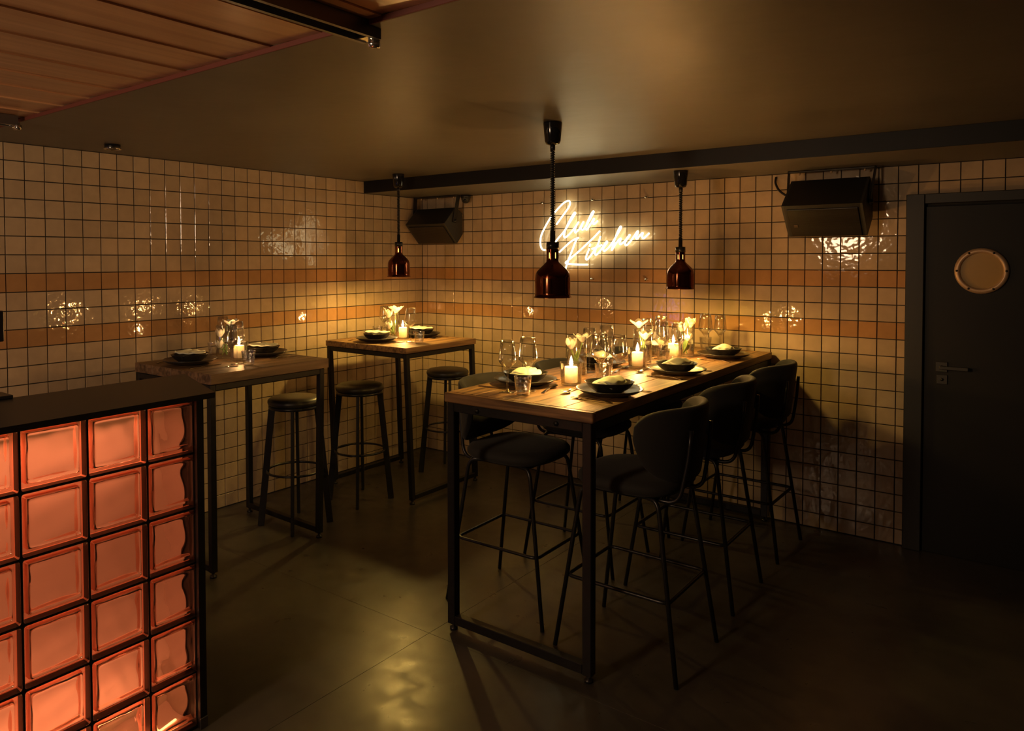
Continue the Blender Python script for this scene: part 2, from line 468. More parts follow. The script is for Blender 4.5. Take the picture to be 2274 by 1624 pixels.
ROWSB = [(k, z0, z1) for (k, z0, z1) in ROWS if z1 < 2.2]
DX0, DX1, DZ = 3.705, 4.80, 2.02
def door_skip(u0, u1, z0, z1):
    if (z0+z1)/2 > DZ: return False
    return u1 > DX0+.001 and u0 < DX1
spB2 = spB+[(bR+36*PT, DX0)]
def over_skip(u0, u1, z0, z1):
    if abs(u1-DX0) < 1e-6: return (z0+z1)/2 > DZ
    return door_skip(u0, u1, z0, z1)
tiled_wall(wb, spB2, ROWSB, lambda u, z: Vector((u, .007, z)), over_skip, 300, 0)
wr = MB().box((XR+.05, YF/2, 1.2), (.1, -YF, 2.5), 0).build('wall_right', 'dark_wall'); tag(wr, 'dark plain side wall', kind='structure')
wf = MB().box((XR/2, YF-.05, 1.2), (XR, .1, 2.5), 0).build('wall_front', 'dark_wall'); tag(wf, 'dark plain wall facing the sign wall', kind='structure')

# door
dr = thing('door_1', 'black door with a round brass porthole', 'door'); dr['kind'] = 'structure'
MB().box((DX0+.045, -.012, DZ/2), (.09, .05, DZ), .003).build('frame_jamb', 'frame_paint', dr)
MB().box((DX1-.045, -.012, DZ/2), (.09, .05, DZ), .003).build('frame_jamb', 'frame_paint', dr)
MB().box(((DX0+DX1)/2, -.0125, DZ-.0275), (DX1-DX0-.182, .049, .055), .003).build('frame_head', 'frame_paint', dr)
leaf = MB().box(((DX0+DX1)/2, .004, .975), (DX1-DX0-.19, .03, 1.95), .002).build('door_leaf', 'door_paint', dr)
pc = (4.061, 1.591)
port = MB()
prof = [(.097, -.010), (.099, -.020), (.108, -.024), (.118, -.020), (.124, -.011), (.124, 0), (.095, 0), (.097, -.010)]
vs = MB().lathe([(r, z) for r, z in prof], 40)
port.add([(pc[0]+p[0], -.011+p[2], pc[1]+p[1]) for p in vs.v], vs.f, 0, True)
pr_ = port.build('porthole_ring', 'brass', dr)
for k in range(6):
    a = PI/6+k*PI/3+PI/6
    s_ = MB().lathe([(0, -.004), (.005, -.003), (.006, 0)], 10)
    q = MB(); q.add([(pc[0]+.111*math.cos(a)+p[0], -.0345+p[2], pc[1]+.111*math.sin(a)+p[1]) for p in s_.v], s_.f, 0, True)
    q.build('screw', 'paint_black', pr_)
q = MB(); s_ = MB().lathe([(0, 0), (.099, 0), (.099, .006), (0, .006)], 40)
q.add([(pc[0]+p[0], -.0185+p[2], pc[1]+p[1]) for p in s_.v], s_.f); q.build('porthole_glass', 'porthole_pane', dr)
hd = MB().box((3.885, -.015, 1.055), (.056, .010, .056), .002).build('handle_plate', 'handle_grey', dr)
h = MB(); h.tube([(3.885, -.018, 1.055), (3.885, -.055, 1.055)], .009, 10); h.box((3.945, -.058, 1.055), (.135, .012, .020), .003)
h.build('lever', 'handle_grey', hd)
lk = MB().box((3.887, -.014, .985), (.052, .009, .052), .002).build('lock_plate', 'handle_grey', dr)
q = MB(); q.tube([(3.887, -.014, .985), (3.887, -.0205, .985)], .009, 12); q.build('keyhole', 'paint_black', lk)

# ------------------------------------------------------------------ pendant lamps
def pendant(loc, top, rim, label, watts=PEND_W, rz=0.):
    L = thing('pendant_lamp', label, 'lamp', (loc[0], loc[1], top), rz)
    z = rim-top
    MB().lathe([(.0, 0), (.043, 0), (.0435, -.006), (.036, -.085), (.030, -.098), (.012, -.104), (.0, -.104)], 28).build('canopy', 'gloss_black', L)
    MB().lathe([(.0, -.100), (.012, -.100), (.0115, -.128), (0, -.128)], 14).build('cord_grip', 'plastic_black', L)
    n = int((-.128-(z+.30))/.0105)
    pts = []
    for i in range(n*8+1):
        a = i*PI/4; t = i/(n*8)
        pts.append((.0075*math.cos(a), .0075*math.sin(a), -.126+t*((z+.302)+.126)))
    c = MB().tube(pts, .0040, 6)
    c.tube([(0, 0, -.126), (.004*math.sin(loc[0]*9), 0, (z+.302-.126)/2), (0, 0, z+.302)], .0035, 6)
    c.build('coiled_cord', 'plastic_black', L)
    MB().lathe([(0, z+.305), (.0115, z+.305), (.012, z+.253), (.029, z+.252), (.0295, z+.220), (0, z+.220)], 24).build('cap', 'plastic_black', L)
    prof = [(.028, z+.222), (.028, z+.205), (.028, z+.178), (.029, z+.162), (.042, z+.149), (.060, z+.132), (.073, z+.117), (.079, z+.102), (.081, z+.085), (.0815, z+.02), (.082, z+.004), (.087, z+.0005), (.0865, z-.002), (.0805, z+.003)]
    inner = [(.079, z+.02), (.078, z+.10), (.055, z+.130), (.0265, z+.160)]
    sh = MB().lathe(prof, 48, skip=lambda i, k: i == 1 and (k % 8) == 0)
    sh.lathe([prof[-1]]+inner, 48, mi=1)
    sh.build('shade', ['copper_dark', 'shade_inside'], L)
    MB().lathe([(0, z+.045), (.020, z+.047), (.040, z+.054), (.049, z+.068), (.046, z+.088), (.030, z+.125), (.019, z+.150), (.0175, z+.212), (0, z+.214)], 24).build('bulb', 'bulb_glow', L)
    lamp('pendant_light', 'POINT', (0, 0, z+.030), watts, WARM, L, shadow_soft_size=.026)
    return L
pendant((2.55, -1.95), CEIL, 1.486, 'bronze pendant lamp hanging above the free end of the long table', PEND_W*.62, .46)
pendant((2.59, -.56), SOFF, 1.480, 'bronze pendant lamp hanging from the beam above the long table', PEND_W*.75, .33)
pendant((.575, -.90), CEIL, 1.535, 'bronze pendant lamp hanging above the corner table', PEND_W*1.15, .14)
def fill_lamp(x, y, z, top, r, label, watts):  # unseen lamp added out of view for fill light, its form made up
    G = thing('fill_globe', label, 'lamp', (x, y, top))
    MB().lathe([(0, 0), (.05, 0), (.048, -.02), (0, -.022)], 20).build('canopy', 'gloss_black', G)
    MB().tube([(0, 0, -.02), (0, 0, z-top+r)], .004, 8).build('cord', 'plastic_black', G)
    MB().lathe([(.03, 0), (.034, .004), (.034, -.008), (.03, -.010)], 20, (0, 0, z-top+r+.012)).build('top_ring', 'brass', G)
    lamp('fill_light', 'POINT', (0, 0, z-top), watts, (1.0, .67, .40), G, shadow_soft_size=r)
fill_lamp(2.2, -6.0, 2.02, 2.298, .24, 'large round fill lamp added out of view behind the bar counter', FILL_W)

# ------------------------------------------------------------------ neon sign
ns = thing('neon_sign', 'white neon script sign on a clear acrylic panel reading Club Kitchen', 'sign', (1.68, 0, 1.8))
def npt(zx, zy, Y=-.045):
    p = ray_plane_y(1190+zx/8.746, 430+zy/8.746, Y); return (p.x-1.68, p.y, p.z-1.8)
STROKES = [
 [(400,600),(480,490),(560,380),(630,280),(665,200),(655,152),(625,142),(560,170),(480,240),(390,340),(300,450),(230,560),(150,710),(100,830),(88,940),(95,1020),(120,1075),(150,1095),(182,1097)],
 [(378,945),(450,850),(560,720),(660,560),(740,430),(768,385),(755,368),(735,390),(680,480),(610,620),(560,740),(545,810),(555,850),(580,850),(640,800),(720,710),(800,600),(832,550),(780,640),(755,720),(765,755),(790,745),(850,680),(900,590),(928,540),(892,620),(880,680),(895,702),(930,690),(990,600),(1060,480),(1115,380),(1122,348),(1103,355),(1060,430),(1000,560),(970,650),(977,697),(1000,690),(1060,600),(1110,510),(1132,488),(1112,560),(1125,597),(1160,572),(1202,528)],
 [(455,1140),(560,1040),(660,950),(750,890),(832,858)],
 [(806,866),(760,960),(700,1120),(640,1270),(595,1400),(570,1490)],
 [(1242,728),(1130,850),(1000,970),(850,1110),(720,1220),(610,1310),(578,1342),(600,1362),(700,1372),(850,1380),(1005,1380)],
 [(1040,1070),(1000,1160),(975,1230),(975,1275),(1000,1280),(1060,1210),(1130,1110),(1200,1000),(1255,830),(1205,990),(1155,1100),(1147,1170),(1167,1192),(1210,1160),(1290,1060),(1350,960),(1378,928),(1386,952),(1340,1010),(1310,1070),(1320,1112),(1350,1105),(1420,1040),(1500,930),(1590,780),(1648,680),(1655,645),(1635,650),(1590,740),(1530,900),(1480,1060),(1472,1100),(1500,1060),(1560,960),(1620,890),(1645,872),(1650,892),(1625,950),(1637,985),(1665,975),(1730,920),(1790,840),(1823,800),(1815,830),(1760,900),(1730,970),(1747,1005),(1780,990),(1850,910),(1920,810),(1968,740),(1985,738),(1970,790),(1942,850),(1957,880),(1990,850),(2050,780),(2078,768),(2065,820),(2077,865),(2110,860),(2160,810),(2202,770)],
 [(1058,975),(1040,1032)],
 [(1088,1078),(1180,1040),(1282,1000)],
]
for st in STROKES:
    pts = smooth_curve([npt(*p) for p in st], 4)
    MB().tube(pts, .0060, 8).build('neon_tube', 'neon', ns)
a0, a1 = ray_plane_y(1199, 560, -.028), ray_plane_y(1441, 437, -.028); zb = ray_plane_y(1438, 626, -.028).z
MB().box(((a0.x+a1.x)/2-1.68, -.028, (a1.z+.01+zb)/2-1.8), (a1.x-a0.x, .005, a1.z+.01-zb), .0005).build('acrylic_panel', 'acrylic', ns)
for (px, py) in ((1205, 451), (1317, 444), (1436, 438), (1205, 620), (1315, 620), (1436, 621)):
    p = ray_plane_y(px, py, -.02)
    MB().tube([(p.x-1.68, .0, p.z-1.8), (p.x-1.68, -.038, p.z-1.8)], .007, 12).build('standoff', 'chrome', ns)
for e in ((1290, 520), (1330, 490), (1338, 515), (1312, 588), (1293, 528)):
    p = ray_plane_y(*e, -.02)
    MB().tube([(p.x-1.68, -.03, p.z-1.8), (p.x-1.68, -.046, p.z-1.8)], .003, 8).build('tube_clip', 'glass_clear', ns)

# ------------------------------------------------------------------ loudspeakers, dome camera, sensor, rails
def speaker(name, x0, x1, prof, bar_y, arm, label, logo):
    cy, cz = bar_y, SOFF
    L = thing(name, label, 'speaker', ((x0+x1)/2, cy, cz))
    rx = lambda x: x-(x0+x1)/2
    pf = [(y-cy, z-cz) for y, z in prof]
    MB().prism(pf, rx(x0)+.012, rx(x1)-.012, 'x').build('cabinet', 'speaker_black', L)
    for a, b_ in ((rx(x0), rx(x0)+.0125), (rx(x1)-.0125, rx(x1))):
        MB().prism(pf, a, b_, 'x').build('side_cheek', 'speaker_side', L)
    FT, FB = Vector((0, *pf[0])), Vector((0, *pf[-1])); d = FB-FT; n = Vector((0, d.z, -d.y)).normalized()
    if n.y > 0: n = -n
    c = (FT+FB)/2+n*.003; R = Matrix((Vector((1, 0, 0)), d.normalized(), Vector((1, 0, 0)).cross(d.normalized()))).transposed()
    MB().box(c+d*.045, (x1-x0-.05, d.length*.86, .008), .002, R).build('grille', 'speaker_grille', L)
    if logo:
        MB().box(c+Vector((-(x1-x0)*.36, 0, 0))+d*.12+n*.006, (.022, .018, .003), .0008, R).build('badge', 'badge', L)
    Y0 = pf[1][0]*.5+pf[0][0]*.0
    bar = MB().box((0, 0, -.008), (x1-x0+.05, .045, .006), .001)
    br = bar.build('bracket_bar', 'speaker_black', L)
    for k_ in (-.42, 0, .42):
        q = MB().tube([((x1-x0)*k_, .012, -.010), ((x1-x0)*k_, .012, -.024)], .006, 8); q.build('bolt', 'brass', br)
    for s_ in (-1, 1):
        X = s_*((x1-x0)/2+.010)
        e = Vector((X, arm[0]-cy, arm[1]-cz)); st = Vector((X+s_*.012, 0, -.008))
        dv = e-st; ln = dv.length; ez = dv.normalized(); ey = Vector((1, 0, 0)).cross(ez).normalized()
        RR = Matrix((Vector((1, 0, 0)), ey, ez)).transposed()
        MB().box((st+e)/2, (.005, .045, ln+.03), .002, RR).build('bracket_arm', 'speaker_black', L)
        MB().tube([e+Vector((s_*-.012, 0, 0)), e+Vector((s_*.014, 0, 0))], .012, 12).build('pivot_knob', 'plastic_black', L)
    return L
speaker('loudspeaker', 3.108, 3.535, [(-.335, 1.965), (-.122, 2.128), (-.03, 2.07), (-.03, 1.90), (-.172, 1.79)], -.092, (-.165, 1.985), 'black loudspeaker with grille tilted down beside the door', True)
speaker('loudspeaker', .045, .475, [(-.262, 1.950), (-.118, 2.087), (-.025, 2.04), (-.025, 1.87), (-.098, 1.792)], -.11, (-.14, 1.975), 'black loudspeaker tilted down in the tiled corner', False)
pts = smooth_curve([(2.985, -.004, 2.17), (2.99, -.03, 2.13), (3.02, -.05, 2.08), (3.07, -.06, 2.045), (3.125, -.075, 2.035)], 6)
cbl = MB().tube(pts, .007, 8).build('speaker_cable', 'plastic_black'); tag(cbl, 'black cable looping from the beam into the loudspeaker by the door', 'cable')
dc = thing('dome_camera', 'small black dome security camera under the beam', 'camera', (.532, -.055, SOFF))
MB().lathe([(0, 0), (.042, 0), (.042, -.022), (.038, -.026), (0, -.026)], 24).build('housing', 'plastic_black', dc)
MB().lathe([(.036, -.024), (.037, -.035), (.030, -.056), (.014, -.067), (0, -.069)], 24).build('eyeball', 'speaker_side', dc)
q = MB(); q.tube([(.012, -.022, -.045), (.018, -.036, -.050)], .012, 14); q.build('lens', 'gloss_black', dc)
sn = thing('ceiling_sensor', 'small round chrome edged sensor on the dark ceiling', 'sensor', (.34, -2.88, CEIL))
MB().lathe([(0, 0), (.040, 0), (.040, -.018), (.036, -.024), (0, -.024)], 24).build('housing', 'plastic_black', sn)
MB().lathe([(.0405, -.016), (.044, -.020), (.044, -.026), (.038, -.027), (.036, -.022)], 24).build('chrome_ring', 'chrome', sn)
def rail(x, yend, label):
    R = thing('ceiling_rail', label, 'rail', (x, yend, 2.2985))
    ln = yend-YF-.02
    MB().prism([(-.035, 0), (.035, 0), (.035, -.042), (.022, -.042), (.022, -.012), (-.022, -.012), (-.022, -.042), (-.035, -.042)], -ln, 0, 'y').build('channel', 'aluminium', R)
    MB().box((0, -.01, -.030), (.040, .05, .018), .002).build('end_stop', 'chrome', R)
    MB().tube([(-.012, .0, -.046), (.012, .018, -.046)], .012, 10).build('roller', 'chrome', R)
rail(2.885, -3.42, 'dark metal channel rail crossing the timber ceiling boards')
rail(.72, -3.50, 'dark metal channel rail close to the tiled wall')

# ------------------------------------------------------------------ bar counter of glass blocks
BP = Vector((2.007, -3.985, 0)); BPH = -.022
bd = Vector((math.sin(BPH), math.cos(BPH), 0)); bn_ = Vector((bd.y, -bd.x, 0))    # along the front, outwards
BR = math.atan2(-bd.x, bd.y)          # local y runs along the front, local x points out of the counter
bar = thing('bar_counter', 'bar counter with a glowing orange glass block front', 'bar', BP, BR)
PB_, ZT = .195, 1.177
ncol = 9; y_lo = -PB_*(ncol-3)
YE0, YE1 = .563, .590
DEP = -.205
MB().box((DEP, (y_lo+YE0)/2, ZT/2), (.02, YE0-y_lo, ZT-.010), .001).build('back_panel', 'cavity_white', bar)
MB().box((DEP/2-.01, (y_lo+YE0)/2, .008), (-DEP-.03, YE0-y_lo-.01, .012), .001).build('bottom_panel', 'cavity_white', bar)
MB().box((-.135, YE0-.004, ZT/2), (.13, .006, ZT-.012), .001).build('liner', 'cavity_grey', bar)
e1 = MB().prism([(.012, YE0), (.012, YE1), (-.50, YE1+.165), (-.50, YE0+.10), (-.09, YE0)], 0, ZT-.008, 'z').build('end_panel', 'counter_black', bar)
MB().box((-.05, y_lo-.012, ZT/2-.005), (.13, .022, ZT-.01), .001).build('end_panel', 'counter_black', bar)
MB().box((.014, YE0+.012, .02), (.006, .030, .038), .001).build('skirting', 'aluminium', bar)
def block_mesh(seed):
    rnd = random.Random(seed)
    mb = MB(); h_ = (PB_-.007)/2; dp = .045
    # stepped front rim and side walls of solid glass, seen as rings around the recessed wavy pane
    def ring(q, x, rr, n=3):
        out = []
        for (cy, cz, a0) in ((1, 1, 0), (-1, 1, PI/2), (-1, -1, PI), (1, -1, 1.5*PI)):
            for k in range(n+1):
                a = a0+k*(PI/2)/n
                out.append((x, cy*(q-rr)+rr*math.cos(a), cz*(q-rr)+rr*math.sin(a)))
        return out
    prof = [(h_, -dp, .006), (h_, -.006, .008), (h_-.003, -.001, .009), (h_-.011, 0, .010), (h_-.014, -.003, .010), (h_-.018, -.004, .010), (h_-.021, -.011, .009)]
    rows = [ring(*p) for p in prof]; n = len(rows[0]); vs = [p for r in rows for p in r]; fs = []
    for i in range(len(rows)-1):
        for k in range(n): fs.append((i*n+k, i*n+(k+1) % n, (i+1)*n+(k+1) % n, (i+1)*n+k))
    mb.add(vs, fs[:n], 3, True); mb.add(vs, fs[n:], 0, True)
    # pane: flat outside, wavy inside
    G = 16; q = h_-.0205; ph = [rnd.uniform(0, 6.28) for _ in range(6)]; vs = []
    for i in range(G+1):
        for j in range(G+1):
            y = -q+2*q*i/G; z = -q+2*q*j/G; vs.append((-.011, y, z))
    for i in range(G+1):
        for j in range(G+1):
            y = -q+2*q*i/G; z = -q+2*q*j/G
            w = .0026*math.sin(34*(y*.6+z)+ph[0])+.0026*math.sin(60*(z-.35*y)+ph[1])+.0016*math.sin(95*y+40*z+ph[2])
            e = min(1., max(0., (max(abs(y), abs(z))-(q-.022))/.022))
            vs.append((-.0195+w-e*e*.004, y, z))
    fs = []; o = (G+1)**2
    for i in range(G):
        for j in range(G):
            a = i*(G+1)+j
            fs.append((a, a+G+1, a+G+2, a+1)); fs.append((o+a, o+a+1, o+a+G+2, o+a+G+1))
    for i in range(G):
        for (a, b_) in ((i, i+1), (G*(G+1)+i, G*(G+1)+i+1), (i*(G+1), (i+1)*(G+1)), (i*(G+1)+G, (i+1)*(G+1)+G)):
            fs.append((a, b_, b_+o, a+o))
    mb.add(vs, fs, 1, True)
    # ribbed inner side walls behind the pane
    a = q+.0012; T_ = 6
    for s_ in (-1, 1):
        for t in range(T_):
            x0, x1 = -.0215-.0040*t, -.0215-.0040*(t+1)
            o0, o1 = (0, .0035) if t % 2 == 0 else (.0035, 0)
            mb.add([(x0, s_*(a+o0), -a), (x1, s_*(a+o1), -a), (x1, s_*(a+o1), a), (x0, s_*(a+o0), a)], [(0, 1, 2, 3)], 2)
            mb.add([(x0, -a, s_*(a+o0)), (x1, -a, s_*(a+o1)), (x1, a, s_*(a+o1)), (x0, a, s_*(a+o0))], [(0, 1, 2, 3)], 2)
    me = mb.mesh('glass_block', ['block_edge', 'block_glass', 'block_rib', 'block_wall'])
    recalc(me); return me
BLK = [block_mesh(s_) for s_ in range(5)]
for r in range(6):
    for c in range(ncol):
        yc = (c-(ncol-3)+.5)*PB_; zc = ZT-(r+.5)*PB_
        link('glass_block', BLK[random.randrange(5)], bar, (0, yc, zc))
jm = MB()
for r in range(7):
    z = min(max(ZT-r*PB_, .008), 1.1685); jm.box((-.022, (y_lo+YE0)/2, z), (.032, YE0-y_lo, .0085), .001)
for c in range(ncol+1):
    jm.box((-.0225, min((c-(ncol-3))*PB_, YE0), ZT/2), (.031, .0085, ZT-.012), .001)
jm.build('mortar_joint', 'paint_black', bar)
for z, up_ in ((1.156, -1), (.030, 1)):
    MB().box((-.070, (y_lo+YE0)/2, z-up_*.009), (.014, YE0-y_lo-.10, .006), .001).build('led_strip', 'led', bar)
    l = lamp('led_light', 'AREA', (-.070, (y_lo+YE0)/2-.03, z), LED_W*(1.0 if up_ < 0 else 1.15), (1.0, .24, .095), bar, shape='RECTANGLE', size=.014, size_y=YE0-y_lo-.16, spread=2.3)
    l.rotation_euler = (0, .15, 0) if up_ < 0 else (PI, -.15, 0)
wt = MB()
c0 = BP+bn_*.035+bd*.622; cb_ = Vector((1.551, -3.195, 0))
c2 = cb_-bd*1.85; c3 = BP+bn_*.035+bd*(y_lo-.03)
wt.prism([(p.x, p.y) for p in (c0, cb_, c2, c3)], 1.1738, 1.193, 'z')
o = wt.build('bar_worktop', 'counter_black'); tag(o, 'black worktop lying on the glass block bar', 'worktop')
pst = thing('till_stand', 'black upright till stand on the bar worktop edge', 'stand', (1.535, -3.905, 1.193))
MB().box((0, 0, .006), (.10, .12, .012), .002).build('base_plate', 'plastic_black', pst)
MB().box((0, .012, .10), (.03, .036, .19), .003).build('column', 'plastic_black', pst)
MB().box((0, .004, .245), (.035, .09, .105), .004).build('screen_head', 'plastic_black', pst)

emit_mat('violet_glow', (.36, .22, 1.0), 1.5)
scn = thing('display_screen', 'violet lit display screen on a black floor stand behind the bar', 'screen', (.20, -4.95, 0), -.40)
MB().lathe([(0, 0), (.16, 0), (.16, .012), (.02, .02), (0, .02)], 24).build('base', 'plastic_black', scn)
MB().tube([(0, 0, .015), (0, 0, .80)], .015, 10).build('pole', 'plastic_black', scn)
MB().box((0, 0, .91), (.26, .03, .24), .004).build('casing', 'plastic_black', scn)
MB().box((0, .0155, .91), (.235, .003, .215), .0005).build('lit_panel', 'violet_glow', scn)

# ------------------------------------------------------------------ tables
ZTAB = 1.07
def table(name, label, x0, x1, y0, y1, th, tb, n, wood, bars, legs, grp=None):
    cx, cy = (x0+x1)/2, (y0+y1)/2
    T = thing(name, label, 'table', (cx, cy, 0))
    w = (x1-x0)/n
    for k in range(n):
        j = random.uniform(-.004, .004)
        me = MB().box((0, 0, 0), (w-.0010, y1-y0+j, th+random.uniform(-.0015, 0)), .0022)
        me.build('plank', wood, T, (x0+(k+.5)*w-cx, j/2, ZTAB-th/2))
    zt = ZTAB-th-.002
    top = {}
    for key, (fx, fy, tx, ty) in legs.items():
        a = Vector((fx-cx, fy-cy, .028)); b_ = Vector((tx-cx, ty-cy, zt-.0005)); top[key] = b_
        d = b_-a; ez = d.normalized(); ex = Vector((1, 0, 0))-ez*ez.x; ex.normalize(); ey = ez.cross(ex)
        MB().box((a+b_)/2, (tb, tb, d.length), .0025, Matrix((ex, ey, ez)).transposed()).build('leg', 'steel_black', T)
        MB().lathe([(0, -.030), (.018, -.030), (.018, -.020), (.008, -.018), (.008, .0), (0, .0)], 12, (a.x, a.y, .030)).build('levelling_foot', 'plastic_black', T)
    def beam(p, q, z, nm):
        p, q = Vector((p.x, p.y, z)), Vector((q.x, q.y, z)); d = q-p; ex = d.normalized(); ey = Vector((0, 0, 1)).cross(ex)
        return MB().box((p+q)/2, (d.length-tb+.001, tb*.98, tb*.98), .0025, Matrix((ex, ey, Vector((0, 0, 1)))).transposed()).build(nm, 'steel_black', T)
    F = {k_: Vector((v[0]-cx, v[1]-cy, 0)) for k_, v in legs.items()}
    for a, b_ in (('nl', 'nr'), ('nr', 'fr'), ('fr', 'fl'), ('fl', 'nl')):
        beam(top[a], top[b_], zt-tb/2, 'top_rail')
    for a, b_ in bars: beam(F[a], F[b_], .030+tb/2, 'floor_bar')
    if name == 'long_table':
        MB().box((0, y0-cy-.016, ZTAB-th/2-.0015), (x1-x0+.006, .030, th+.001), .004).build('end_board', 'table_wood_end', T)
        for fx in (.22, .80):
            p = top['nl'].lerp(top['nr'], fx); y = p.y-tb/2
            MB().tube([(p.x, y+.004, zt-tb/2), (p.x, y-.006, zt-tb/2)], .011, 6).build('bolt', 'steel_black', T)
    return T
table('long_table', 'long high wooden table on a black steel frame below the neon sign', 2.235, 2.975, -2.318, -.022, .042, .040, 5, 'table_wood', (('nl', 'nr'), ('fl', 'fr')),
      dict(nl=(2.262, -2.322, 2.262, -2.322), nr=(2.948, -2.322, 2.948, -2.322), fl=(2.262, -.06, 2.262, -.06), fr=(2.948, -.06, 2.948, -.06)))
table('high_table', 'square high wooden table in the tiled corner', .18, .985, -1.262, -.505, .040, .033, 5, 'table_wood', (('nl', 'fl'), ('nr', 'fr')),
      dict(nl=(.185, -1.183, .200, -1.238), nr=(.962, -1.185, .962, -1.238), fl=(.185, -.475, .200, -.53), fr=(.962, -.49, .962, -.53)))
table('high_table', 'square high table of rough worn wood next to the bar', .19, .957, -2.697, -1.908, .055, .034, 4, 'table_wood_old', (('nl', 'nr'), ('fl', 'fr')),
      dict(nl=(.21, -2.675, .21, -2.675), nr=(.925, -2.675, .925, -2.675), fl=(.21, -1.945, .21, -1.945), fr=(.925, -1.965, .925, -1.945)))

# ------------------------------------------------------------------ round bar stools
def make_stool(label, loc, rz):
    T = thing('bar_stool', label, 'stool', loc, rz, 'round bar stools')
    MB().lathe([(0, .756), (.152, .756), (.161, .762), (.1655, .775), (.163, .789), (.148, .802), (.10, .811), (.05, .814), (0, .815)], 36).build('seat_cushion', 'leather_black', T)
    MB().lathe([(.10, .738), (.158, .738), (.160, .740), (.160, .757), (.153, .757), (.150, .745), (.10, .745)], 36).build('seat_ring', 'tube_black', T)
    for k in range(4):
        a = PI/4+k*PI/2; c, s_ = math.cos(a), math.sin(a)
        b_ = Vector((.212*c, .212*s_, .001)); t = Vector((.138*c, .138*s_, .748)); d = t-b_; ez = d.normalized()
        ey = Vector((-s_, c, 0)); ex = ey.cross(ez)
        MB().box((b_+t)/2, (.040, .019, d.length), .002, Matrix((ex, ey, ez)).transposed()).build('leg', 'tube_black', T)
    MB().tube([(.172*math.cos(2*PI*k/40), .172*math.sin(2*PI*k/40), .345) for k in range(40)], .0075, 8, True).build('foot_ring', 'tube_black', T)
    return T
make_stool('round black stool drawn up to the rough table next to the bar', (.632, -1.905, 0), .02)
make_stool('round black stool between the two square high tables', (.600, -1.322, 0), -.06)
make_stool('round black stool under the corner table by the sign wall', (.645, -.43, 0), .03)

# ------------------------------------------------------------------ upholstered bar chairs (local +x is forward)
def pad(mb, rings, n=40, p=3.0):
    """stack of superellipse rings (a, b, z, dx)"""
    vs = []; fs = []
    for (a, b_, z, dx) in rings:
        for k in range(n):
            t = 2*PI*k/n; c, s_ = math.cos(t), math.sin(t)
            vs.append((dx+a*math.copysign(abs(c)**(2/p), c), b_*math.copysign(abs(s_)**(2/p), s_), z+(.0)))
    R = len(rings)
    for i in range(R-1):
        for k in range(n): fs.append((i*n+k, i*n+(k+1) % n, (i+1)*n+(k+1) % n, (i+1)*n+k))
    fs.append(tuple(range(n))[::-1]); fs.append(tuple((R-1)*n+k for k in range(n)))
    mb.add(vs, fs, 0, True); return mb
def make_chair():
    C = thing('bar_chair', 'dark upholstered bar chair', 'chair')
    sc = MB(); pad(sc, [(.19, .19, .708, 0), (.212, .212, .712, 0), (.226, .226, .728, 0), (.226, .226, .745, 0), (.214, .214, .761, 0), (.185, .185, .770, 0), (.11, .11, .775, 0), (.03, .03, .776, 0)])
    sc.build('seat', 'fabric_dark', C)
    NS, NT = 22, 9; vs = []; fs = []
    for i in range(NS+1):
        s_ = -1+2*i/NS
        a = s_*1.32
        for j in range(NT+1):
            t = -1+2*j/NT
            e_ = max(.02, 1-abs(s_)**3.4)**.45
            zt_ = .985+.103*e_-.014*(1-s_*s_); zb_ = .985-(.225-.035*s_*s_)*e_
            z = (zt_+zb_)/2+(zt_-zb_)/2*t
            lat = .252*math.sin(a)/math.sin(1.32)
            u = -.262+.165*(1-math.cos(a))/(1-math.cos(1.32))-.13*(z-.92)*(1-.4*abs(s_))
            vs.append((u, lat, z))
    for i in range(NS):
        for j in range(NT):
            q = i*(NT+1)+j; fs.append((q, q+NT+1, q+NT+2, q+1))
    bk = MB(); bk.add(vs, fs, 0, True)
    b_ = bk.build('backrest', 'fabric_dark', C)
    md = b_.modifiers.new('thick', 'SOLIDIFY'); md.thickness = .034; md.offset = 0
    md = b_.modifiers.new('soft', 'SUBSURF'); md.levels = 1; md.render_levels = 2
    r = .0095
    for sx_ in (1, -1):
        for sy_ in (1, -1):
            foot = Vector((sx_*.272, sy_*.222, .001)); top = Vector((sx_*.172, sy_*.172, .690)); inn = Vector((sx_*.10, sy_*.150, .699))
            MB().tube(fillet([foot, top+Vector((0, 0, .008)), inn], .05, 6), r, 10).build('leg', 'tube_black', C)
    zr = .31; fr_ = lambda sx_, sy_: Vector((sx_*(.272-.1*zr/.69), sy_*(.222-.05*zr/.69), zr))
    MB().tube(fillet([fr_(1, 1), fr_(-1, 1), fr_(-1, -1), fr_(1, -1)], .035, 5, True), .008, 8, True).build('foot_rail', 'tube_black', C)
    MB().tube(fillet([(.15, .155, .699), (-.15, .155, .699), (-.15, -.155, .699), (.15, -.155, .699)], .04, 5, True), .009, 8, True).build('seat_frame', 'tube_black', C)
    for sy_ in (1, -1):
        MB().tube(fillet([(-.06, sy_*.135, .698), (-.240, sy_*.128, .684), (-.274, sy_*.112, .87), (-.282, sy_*.108, .985)], .06, 6), .0085, 10).build('back_support', 'tube_black', C)
    return C
CH = make_chair()
spots = [((2.967, -1.94), PI, 'dark upholstered bar chair, door side of the long table at its free end'),
         ((2.94, -1.22), PI, 'dark upholstered bar chair, middle one on the door side of the long table'),
         ((2.94, -.48), PI, 'dark upholstered bar chair, door side of the long table against the sign wall'),
         ((2.318, -1.887), 0, 'dark upholstered bar chair, stool side of the long table at its free end'),
         ((2.312, -1.205), 0, 'dark upholstered bar chair, middle one on the stool side of the long table'),
         ((2.312, -.48), 0, 'dark upholstered bar chair, stool side of the long table against the sign wall')]
